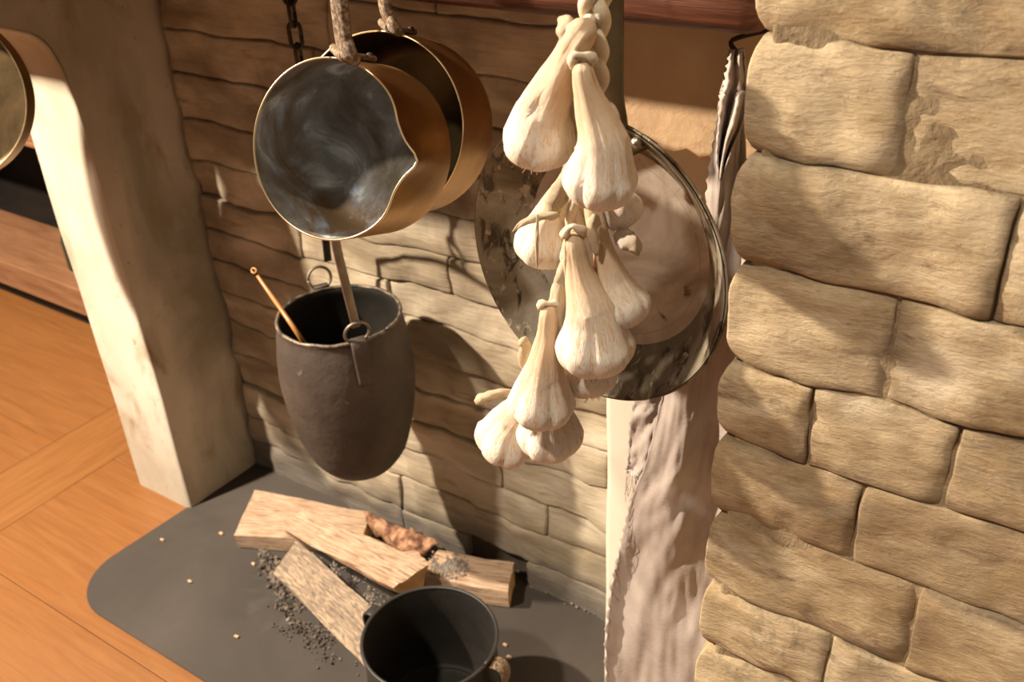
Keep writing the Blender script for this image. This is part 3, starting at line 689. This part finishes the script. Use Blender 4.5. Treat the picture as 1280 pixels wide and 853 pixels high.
# ---------------------------------------------------------------- black pot on the hearth
BC = atZ(537, 797, .20); BC.z = 0; br = .1145
bp = empty('black_pot', BC, 'black iron pot with two side handles standing on the hearth', 'pot')
po = [(.0001, .002), (br * .80, .002), (br * .90, .008), (br * .97, .03), (br * .995, .07), (br * .985, .12), (br * .97, .16), (br * .985, .19), (br, .20)]
po = [(p.x, p.y) for p in catmull([Vector((a, b, 0)) for a, b in po], 4)]
V, Fc, uv = revolve(po, BC, (0, 0, 1), None, 80); bb = mk('body', V, Fc, M['blackpot'], bp)
V, Fc, uv = revolve([(max(.0001, a - .004), h + (.004 if h < .01 else 0)) for a, h in po][::-1], BC, (0, 0, 1), None, 80, closed=True); mk('inside', V, Fc, M['soot'], bb)
V, Fc, uv = sweep([BC + Vector((math.cos(2 * PI * k / 80), math.sin(2 * PI * k / 80), 0)) * (br - .002) + Vector((0, 0, .201)) for k in range(81)], lambda s: circ(.0034, 8), (0, 0, 1)); mk('rim', V, Fc, M['blackpot'], bb)
for px, py in ((458, 765), (626, 838)):
    e = atZ(px, py, .18); d = Vector((e.x - BC.x, e.y - BC.y, 0)).normalized(); s_ = Vector((-d.y, d.x, 0)); B = BC + d * (br - .001)
    P = catmull([B + Vector((0, 0, .190)), B + d * .012 + Vector((0, 0, .193)), B + d * .024 + Vector((0, 0, .186)), B + d * .026 + Vector((0, 0, .165)), B + d * .018 + Vector((0, 0, .140)), B + d * .0 + Vector((0, 0, .128))], 6)
    V, Fc, uv = sweep(P, lambda s: rrect(.0025, .013, .4), d); mk('handle', V, Fc, M['rust'] if px > 500 else M['blackpot'], bp)

# ---------------------------------------------------------------- firewood
def log(q, zt, zb, m, label, seed=0, inset=.25, nu=22, nv=7, rough=.0022, zend=None):
    """q: four top corner pixels: start-left, end-left, end-right, start-right"""
    a, b, c, d = [atZ(px, py, z_) for (px, py), z_ in zip(q, zt)]
    V = []; Fc = []; uv = []; dirt = []
    L = (b - a).length; W = (d - a).length
    top = lambda u, v: (a.lerp(b, u)).lerp(d.lerp(c, u), v)
    sec = []
    for j in range(nv + 1): sec.append((j / nv, 0))
    side = 3
    for k in range(1, side + 1): sec.append((1 - inset * k / side * .9, k / side))
    for j in range(1, 4): sec.append((1 - inset * .9 + (inset * 1.8 - 1) * j / 4, 1))
    for k in range(side, 0, -1): sec.append((inset * k / side * .9, k / side))
    m_ = len(sec)
    for i in range(nu + 1):
        u = i / nu
        for (v, dn) in sec:
            p = top(u, v); zbv = zb[0] + (zb[1] - zb[0]) * u; p = Vector((p.x, p.y, p.z + (zbv - p.z) * dn))
            o = Vector((u * 1.0, v * 8 + dn * 5, seed))
            nr = .5 * noise.noise(Vector((u * 2.2, v * 9 + dn * 4, seed * 3.1))) + .7 * noise.noise(Vector((u * 1.1, v * 3 + dn * 2, seed * 1.7)))
            p = p + Vector((0, 0, rough * 2.0 * nr * (1 if dn < .9 else 0))) + (d - a).normalized() * (rough * 2.2 * noise.noise(Vector((u * 3, dn * 3, seed + 5.5))) * (1 if v < .02 or v > .98 or dn else 0))
            if i in (0, nu): p = p + (b - a).normalized() * (.003 * noise.noise(Vector((v * 5, dn * 5, seed))))
            V.append(p); uv.append((u * L * 9, (v + dn * .4) * W * 9 + seed))
    for i in range(nu):
        for k in range(m_): Fc.append((i * m_ + k, (i + 1) * m_ + k, (i + 1) * m_ + (k + 1) % m_, i * m_ + (k + 1) % m_))
    e = empty('split_log', (a + c) / 2 - Vector((0, 0, (a.z + c.z) / 2)), label, 'log', 'split logs stacked on the hearth')
    mk('split_side', V, Fc, m, e, uv=uv, sharp=50)
    for i, s in ((0, 1), (nu, -1)):
        ring = [V[i * m_ + k] for k in range(m_)]; cen = sum(ring, Vector()) / m_
        Vv = ring + [cen]; Ff = [((k + 1) % m_, k, m_) if s < 0 else (k, (k + 1) % m_, m_) for k in range(m_)]
        mk('end_grain', Vv, Ff, M['endgrain'], e, smooth=False)
    return e
log([(318, 613), (463, 641), (452, 676), (292, 670)], (.055, .055, .052, .045), (.003, .003), M['split'], 'pale flat split log lying left at the back', 1, .08)
log([(370, 676), (510, 795), (462, 838), (342, 716)], (.048, .045, .035, .040), (.003, .003), M['ashen'], 'grey ash-dusted split log lying forward under the black pot', 3, .15, rough=.003)
log([(548, 688), (642, 704), (634, 742), (520, 718)], (.056, .056, .052, .050), (.003, .003), M['split'], 'short split log on the right with an ash-covered left part', 4, .12)
log([(380, 637), (537, 705), (492, 736), (348, 660)], (.088, .102, .090, .078), (.050, .052), M['split'], 'long pale split log lying across the top of the pile', 2, .30, rough=.003)
log([(470, 694), (520, 688), (545, 715), (500, 722)], (.05, .05, .05, .05), (.003, .003), M['split'], 'narrow split piece between the long log and the right log', 6, .1)
# ash crust on the right log
def crust(poly, zt, m, name, label, cat, seed, n=420, size=(.002, .006), thick=.004, parent=None):
    rnd = random.Random(seed); V = []; Fc = []
    while n > 0:
        u, v = (min(1.3, max(-.3, rnd.gauss(.5, .27))) for _ in (0, 1)); a, b, c, d = poly
        px = (a[0] * (1 - u) + b[0] * u) * (1 - v) + (d[0] * (1 - u) + c[0] * u) * v; py = (a[1] * (1 - u) + b[1] * u) * (1 - v) + (d[1] * (1 - u) + c[1] * u) * v
        n -= 1
        if noise.noise(Vector((px * .05, py * .05, seed))) < -.12: continue
        C = atZ(px, py, zt); r = rnd.uniform(*size); C.z += rnd.uniform(-.2, .5) * r
        M3 = Matrix.Rotation(rnd.uniform(0, 6), 3, Vector((rnd.random(), rnd.random(), rnd.random() + .1)).normalized())
        o = len(V)
        for x, y, z in ((1, 0, 0), (-1, 0, 0), (0, 1, 0), (0, -1, 0), (0, 0, .7), (0, 0, -.7)):
            V.append(C + M3 @ Vector((x * r * rnd.uniform(.6, 1.3), y * r * rnd.uniform(.6, 1.2), z * r)))
        for f in ((0, 2, 4), (2, 1, 4), (1, 3, 4), (3, 0, 4), (2, 0, 5), (1, 2, 5), (3, 1, 5), (0, 3, 5)): Fc.append(tuple(i + o for i in f))
    ob = mk(name, V, Fc, m, parent, smooth=False); ob['kind'] = 'stuff'
    if not parent: tag(ob, label, cat)
    return ob
crust([(540, 692), (588, 700), (580, 722), (525, 716)], .054, M['ash'], 'ash_crust', 'grey ash crust clinging to the right log', 'ash', 3, 700, (.001, .0035))
crust([(320, 668), (352, 690), (372, 790), (318, 700)], .003, M['char'], 'charcoal_crumbs', 'dark charcoal crumbs strewn left of the front log', 'charcoal', 5, 420, (.002, .008))
crust([(345, 735), (372, 740), (455, 835), (350, 800)], .002, M['char'], 'charcoal_dust', 'fine grey charcoal crumbs below the front log', 'charcoal', 6, 620, (.0015, .005))
crust([(395, 690), (490, 745), (480, 775), (420, 720)], .047, M['ash'], 'ash_flakes', 'pale ash flakes on the forward log in the shade of the top log', 'ash', 8, 260, (.001, .004))
crust([(470, 600), (760, 770), (750, 778), (440, 620)], .003, M['ash'], 'soot_grit', 'sooty grit along the foot of the back wall', 'soot', 9, 260, (.001, .004))
# bark
A = [(457, 640), (480, 650), (505, 662), (530, 668), (549, 680)]; Bk = [(472, 672), (490, 682), (505, 694), (520, 700), (538, 691)]
V = []; Fc = []; K = 9; nA = 25
pa = catmull([atZ(x, y, .060) for x, y in A], 6); pb = catmull([atZ(x, y, .018) for x, y in Bk], 6)
for i in range(nA):
    for k in range(K):
        t = k / (K - 1); p = pa[i].lerp(pb[i], t) + Vector((0, -.010, .012)) * math.sin(PI * t); p += Vector((ns(p, 50, 1), ns(p, 50, 4), ns(p, 60, 9))) * .008 + (pa[i] - pb[i]) * (.10 * ns(p, 90, 3) * (1 if k in (0, K - 1) else 0)) + Vector((0, 0, .004 * ns(p, 160, 3)))
        V.append(p)
for i in range(nA - 1):
    for k in range(K - 1): Fc.append((i * K + k, i * K + k + 1, (i + 1) * K + k + 1, (i + 1) * K + k))
tag(mk('bark_piece', V, Fc, M['bark'], solid=.006), 'curved piece of reddish brown bark behind the top log', 'bark')
bpy.data.objects['bark_piece'].modifiers['solid'].thickness = .003
# chips
for px, py, lab in ((237, 727, 'small pale wood chip alone on the left of the slab'), (276, 667, 'small pale wood chip near the left log and pillar'), (295, 796, 'small pale wood chip near the front edge of the slab'), (316, 705, 'tiny orange chip beside the charcoal crumbs'),
                    (202, 675, 'faint chip near the slab edge below the pillar'), (631, 806, 'pale crumb of wood right of the black pot'), (636, 822, 'larger pale crumb beside the rusty pot handle')):
    c = atZ(px, py, .003); V, Fc, _ = rbox(c.x - .004, c.x + .005, c.y - .002, c.y + .003, .0005, .0045, .001, .01, lambda p: Vector((.002 * ns(p, 300), .002 * ns(p, 300, 2), 0)))
    tag(mk('wood_chip', V, Fc, M['split'], smooth=False), lab, 'wood chip', 'chips scattered on the slab')

# ---------------------------------------------------------------- linen cloth by the pier
def cloth(name, left, right, Y0, parent, mt, amp=.010, nu=36, seed=0, fold=5.0, n=10):
    lc = catmull([Vector((a, b, 0)) for a, b in left], n); rc = catmull([Vector((a, b, 0)) for a, b in right], n)
    V = []; Fc = []; m_ = len(lc)
    for i in range(m_):
        for k in range(nu + 1):
            u = k / nu; px = lc[i].x * (1 - u) + rc[i].x * u; py = lc[i].y * (1 - u) + rc[i].y * u; v = i / (m_ - 1)
            if k == 0: px += 1.6 * math.sin(i * 1.9 + seed) + .9 * math.sin(i * 4.3)
            f = amp * (math.sin(fold * u * PI + 1.3 * math.sin(v * 3.0 + seed) + seed) + .5 * math.sin(fold * 2.3 * u + v * 5 + seed * 2)) * (.35 + .65 * min(1, v * 2))
            f += .010 * ns((u * 1.2 + v * 2.0, v * 3 - u * .8, seed), 1.5) + .0045 * ns((u * 2.6 + v * 3, v * 5 - u, seed), 2.0) + .0016 * ns((u * 7 - v * 4, v * 14 + u * 3, seed), 2.0) + .0015 * ns((u * 14, v * 30, seed), 1)
            V.append(atY(px, py, Y0 + f))
    for i in range(m_ - 1):
        for k in range(nu): Fc.append((i * (nu + 1) + k, i * (nu + 1) + k + 1, (i + 1) * (nu + 1) + k + 1, (i + 1) * (nu + 1) + k))
    return mk(name, V, Fc, mt, parent, solid=.0012)
lc_ = empty('linen_cloth', atY(925, 70, .75), 'long crumpled greyish pink linen cloth hanging between frying pan and stone pier', 'cloth')
cloth('cloth_panel', [(912, 62), (900, 120), (893, 170), (886, 215), (880, 270), (862, 340), (842, 420), (826, 500), (808, 575), (792, 615), (781, 655), (772, 695), (762, 745), (757, 800), (757, 870), (757, 940)],
      [(930, 60), (932, 110), (932, 170), (932, 220), (930, 280), (925, 340), (922, 420), (918, 500), (914, 575), (912, 615), (908, 655), (906, 695), (902, 745), (899, 800), (895, 870), (890, 940)], .76, lc_, M['linen'], .0065, 44, .6, 2.6)
cloth('cloth_fold', [(800, 452), (794, 495), (787, 525), (786, 560), (783, 585), (782, 590)], [(850, 440), (843, 480), (838, 520), (824, 560), (815, 590), (806, 606)], .79, lc_, M['linen'], .006, 16, 2.2, 2.0)
cloth('cloth_knot', [(914, 62), (909, 85), (904, 110), (900, 122), (899, 150), (896, 190), (899, 225)], [(930, 60), (932, 80), (934, 110), (936, 120), (930, 150), (914, 190), (902, 225)], .735, lc_, M['linen'], .008, 22, 4.0, 4.0, 8)
fr_ = []
rq = random.Random(2)
for i in range(26):
    x, y = (783 + rq.uniform(0, 14), 588 + rq.uniform(0, 8)) if i < 12 else (795 - (i - 12) * 2.4 + rq.uniform(-2, 2), 600 + (i - 12) * 11)
    fr_.append(sweep(catmull([atY(x, y, .765), atY(x - rq.uniform(-3, 5), y + 12, .762), atY(x - rq.uniform(-6, 7), y + rq.uniform(20, 34), .765)], 4), lambda s: circ(.0003, 4)))
fo = join(*fr_); o = mk('frayed_threads', fo[0], fo[1], M['linen'], lc_); o['kind'] = 'stuff'
P = catmull([Vector((-.262, .75, 1.262)), atY(916, 50, .75), atY(921, 66, .742), atY(926, 80, .735)], 5)
V, Fc, uv = sweep(P, lambda s: circ(.002, 7)); mk('hanging_cord', V, Fc, M['cord'], lc_)

# ---------------------------------------------------------------- wooden shelf unit beyond the pillar
su = empty('wooden_shelf_unit', (-2.7, 1.5, 0), 'dark open wooden shelf unit beyond the plaster pillar', 'shelf')
def sbox(name, m, *a):
    V, Fc, _ = rbox(*a, .004, .3); return mk(name, V, Fc, m, su, smooth=False)
sbox('bottom_board', M['shelf'], -3.6, -1.95, 1.37, 1.62, .075, .165)
sbox('plinth', M['dark_shelf'], -3.6, -1.95, 1.42, 1.62, -.003, .075)
sbox('back_panel', M['dark_shelf'], -3.6, -1.95, 1.80, 1.84, .0, 1.3)
sbox('inner_floor', M['dark_shelf'], -3.6, -1.95, 1.62, 1.80, .0, .10)
sbox('middle_board', M['shelf'], -3.6, -1.95, 1.37, 1.41, .615, .80)
sbox('shelf_lip', M['shelf'], -3.6, -1.95, 1.365, 1.80, .60, .615)
sbox('side_panel', M['dark_shelf'], -1.98, -1.95, 1.40, 1.82, .165, .6)
sbox('side_panel', M['dark_shelf'], -3.63, -3.60, 1.40, 1.82, .0, 1.3)
sbox('top_board', M['dark_shelf'], -3.6, -1.95, 1.40, 1.82, 1.28, 1.32)
bo = atZ(92, 338, .166)
V, Fc, uv = revolve([(.0001, 0), (.028, 0), (.030, .006), (.030, .09), (.026, .11), (.012, .13), (.010, .17), (.012, .175), (.0001, .176)], Vector((bo.x, bo.y + .02, .1655)), (0, 0, 1), None, 24)
tag(mk('glass_bottle', V, Fc, M['glass']), 'dark green bottle on the low shelf board by the pillar', 'bottle')
